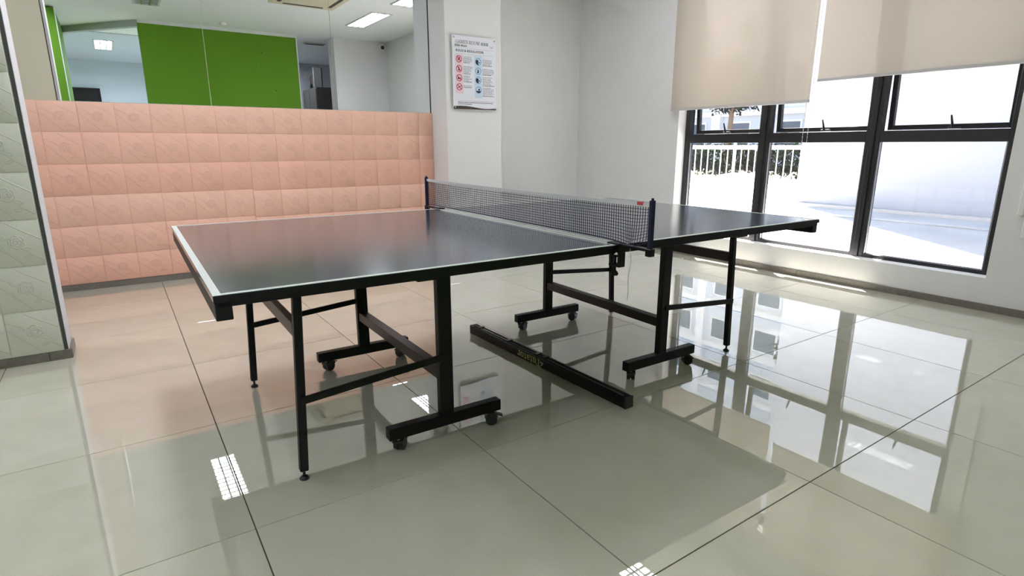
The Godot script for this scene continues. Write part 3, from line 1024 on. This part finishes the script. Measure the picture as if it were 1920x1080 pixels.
func build_sign() -> void:
	var W := 0.50
	var Hh := 0.685
	var t := thing("notice_sign", "white acrylic games room rules notice fixed to the white pillar", "sign", Vector3(2.890, 1.457, -3.56))
	var st := start()
	box(st, Vector3(-W / 2, 0, 0.022), Vector3(W / 2, Hh, 0.028), 0.001)
	obj("board", st, M.white_plastic, t)
	for x in [-1.0, 1.0]:
		for y in [0.018, Hh - 0.022]:
			var ss := start()
			rod(ss, Vector3(x * (W / 2 - 0.02), y, 0.0), Vector3(x * (W / 2 - 0.02), y, 0.033), 0.008, 0.008, 12)
			obj("standoff", ss, M.steel, t)
	# flat print: bands, pictograms, small print
	var iw := 500
	var ih := 685
	var im := Image.create(iw, ih, false, Image.FORMAT_RGB8)
	im.fill(Color(0.91, 0.92, 0.95))
	im.fill_rect(Rect2i(25, 172, 90, 365), Color(0.92, 0.83, 0.86))
	im.fill_rect(Rect2i(245, 172, 90, 400), Color(0.79, 0.87, 0.94))
	var grey := Color(0.55, 0.55, 0.58)
	im.fill_rect(Rect2i(32, 112, 440, 2), Color(0.70, 0.70, 0.72))
	im.fill_rect(Rect2i(32, 165, 440, 2), Color(0.70, 0.70, 0.72))
	im.fill_rect(Rect2i(50, 604, 420, 2), grey)
	for k in 4:
		ring(im, 70, [215, 305, 390, 474][k], 33, 7, Color(0.72, 0.12, 0.25), true, Color(0.18, 0.05, 0.1), k)
		ring(im, 290, [228, 315, 400, 494][k], 33, 5, Color(0.24, 0.46, 0.66), false, Color(0.05, 0.1, 0.16), [4, 5, 4, 6][k])
	var r := RandomNumberGenerator.new()
	r.seed = 5
	var small := func(x: int, y: int, w: int, dark: bool) -> void:
		var at := x
		while at < x + w:
			var l := r.randi_range(6, 20)
			l = mini(l, x + w - at)
			im.fill_rect(Rect2i(at, y, l, 7 if dark else 6), Color(0.34, 0.34, 0.38) if dark else grey)
			at += l + 4
	for blk in [[118, 190, 5], [118, 280, 6], [118, 368, 5], [118, 460, 2], [340, 205, 5], [340, 292, 5], [340, 370, 7], [340, 470, 7]]:
		for k in blk[2]:
			small.call(blk[0], blk[1] + k * 13, r.randi_range(62, 110) if blk[0] < 200 else r.randi_range(90, 140), k == blk[2] - 1)
	small.call(52, 616, 410, true)
	small.call(52, 632, 160, true)
	# name in characters and the small emblem, as blocks of strokes
	for k in 3:
		var cx := 325 + k * 30
		for q in 5:
			im.fill_rect(Rect2i(cx, 46 + q * 6, 24, 2), Color(0.25, 0.25, 0.28))
		for q in 3:
			im.fill_rect(Rect2i(cx + 2 + q * 9, 46, 3, 28), Color(0.25, 0.25, 0.28))
	for i in 34:
		var a := i / 33.0 * PI
		im.fill_rect(Rect2i(448 + int(cos(a) * 16), 66 + int(sin(a) * 14), 3, 3), Color(0.62, 0.66, 0.74))
	im.fill_rect(Rect2i(428, 86, 40, 4), Color(0.66, 0.68, 0.72))
	# brown wave at the foot
	for i in iw:
		var top := 664.0 - 11.0 * sin(i / float(iw) * TAU * 0.9 + 0.4)
		for j in range(int(top), ih):
			im.set_pixel(i, j, Color(0.25, 0.20, 0.18))
	var pm := mat("notice_print", Color.WHITE, 0.35)
	pm.albedo_texture = ImageTexture.create_from_image(im)
	var qm := QuadMesh.new()
	qm.size = Vector2(W - 0.004, Hh - 0.004)
	var pr := put("print", qm, pm, t)
	pr.position = Vector3(0, Hh / 2, 0.0284)
	var words := Node3D.new()
	words.name = "lettering"
	t.add_child(words)
	for wd in [["GAMES ROOM", 0.040, "Droid Serif", false, -0.078, Hh - 0.060], ["Bilik Main", 0.028, "Droid Sans", true, -0.155, Hh - 0.093], ["RULES & REGULATION", 0.030, "Droid Sans", true, -0.055, Hh - 0.139]]:
		var o := put("word", text_mesh(wd[0], wd[1], wd[2], wd[3]), M.letter_black, words)
		o.position = Vector3(wd[4], wd[5], 0.0288)

# ---------------------------------------------------------------- ceiling lights
func ceiling_light(label: String, at: Vector3, energy: float, lit: bool, group := "") -> void:
	# recessed fitting 0.3 x 1.2 m along z with two tubes and a louvre
	var t := thing("ceiling_light", label, "ceiling light", at, 0.0, group)
	var fs := start()
	var w := 0.15
	var l := 0.6
	box(fs, Vector3(-w - 0.02, -0.010, -l - 0.02), Vector3(-w + 0.008, 0.0, l + 0.02), 0.001)
	box(fs, Vector3(w - 0.008, -0.010, -l - 0.02), Vector3(w + 0.02, 0.0, l + 0.02), 0.001)
	box(fs, Vector3(-w + 0.008, -0.010, -l - 0.02), Vector3(w - 0.008, 0.0, -l + 0.008), 0.001)
	box(fs, Vector3(-w + 0.008, -0.010, l - 0.008), Vector3(w - 0.008, 0.0, l + 0.02), 0.001)
	obj("frame", fs, M.fixture, t)
	obox("reflector", Vector3(-w + 0.008, -0.0015, -l + 0.008), Vector3(w - 0.008, -0.0005, l - 0.008), M.tube_glow if lit else M.fixture, t)
	for k in 11:
		var z := -l + 0.1 * (k + 1)
		obox("louvre", Vector3(-w + 0.008, -0.010, z - 0.014), Vector3(w - 0.008, -0.003, z + 0.014), M.louver, t)
	for x in [-0.05, 0.05]:
		obox("louvre", Vector3(x - 0.011, -0.0105, -l + 0.008), Vector3(x + 0.011, -0.0035, l - 0.008), M.louver, t)
	if lit:
		var a := AreaLight3D.new()
		a.name = "lamp"
		a.area_size = Vector2(0.27, 1.17)
		a.light_color = Color(0.945, 0.95, 1.0)
		a.light_energy = energy
		a.area_range = 12.0
		a.shadow_enabled = true
		t.add_child(a)
		a.position = Vector3(0, -0.0022, 0)
		a.rotation.x = -PI / 2

func build_ceiling_lights() -> void:
	ceiling_light("lit louvred ceiling light by the window blinds, nearer the white corner with the camera", Vector3(3.56, CEIL, 0.24), 0.25, true, "games room ceiling lights")
	ceiling_light("lit louvred ceiling light by the window blinds, nearer the notice pillar", Vector3(3.60, CEIL, -1.62), 0.9, true, "games room ceiling lights")
	ceiling_light("lit louvred ceiling light over the table end by the mint pillar", Vector3(0.49, CEIL, -1.88), 2.6, true, "games room ceiling lights")
	ceiling_light("unlit louvred ceiling light near the mouth of the corridor, at the top of the mirror", Vector3(0.5, CEIL, 0.40), 0.0, false, "games room ceiling lights")
	ceiling_light("lit louvred ceiling light beyond the mint pillar, nearer the pink padding", Vector3(-2.4, CEIL, -2.9), 1.0, true, "games room ceiling lights")
	ceiling_light("lit louvred ceiling light in front of the narrow green wall", Vector3(-0.96, CEIL, 0.90), 1.3, true, "games room ceiling lights")
	ceiling_light("lit louvred ceiling light in the pale blue corridor, mirrored beside the green wall", Vector3(-0.04, CEIL - 0.012, 5.42), 6.0, true, "corridor ceiling lights")
	ceiling_light("lit louvred corridor light right behind the broad green wall", Vector3(1.4, CEIL - 0.012, 4.6), 5.0, true, "corridor ceiling lights")
	ceiling_light("lit louvred corridor light over the end of the passage by the tall cabinet", Vector3(3.2, CEIL, 4.6), 1.2, true, "corridor ceiling lights")

func build_small() -> void:
	var t := thing("wall_socket", "white wall socket plate beside the window frame", "socket", Vector3(WX, 0.59, 0.545))
	obox("plate", Vector3(-0.009, -0.073, -0.073), Vector3(0, 0.073, 0.073), M.white_plastic, t, 0.004)
	obox("switch", Vector3(-0.013, 0.02, 0.02), Vector3(-0.009, 0.05, 0.045), M.white_plastic, t, 0.001)
	for p in [[0.0, 0.03], [-0.025, -0.02], [0.025, -0.02]]:
		obox("pin_hole", Vector3(-0.0095, p[1] - 0.01, p[0] - 0.004), Vector3(-0.0088, p[1] + 0.01, p[0] + 0.004), M.slot_dark, t)
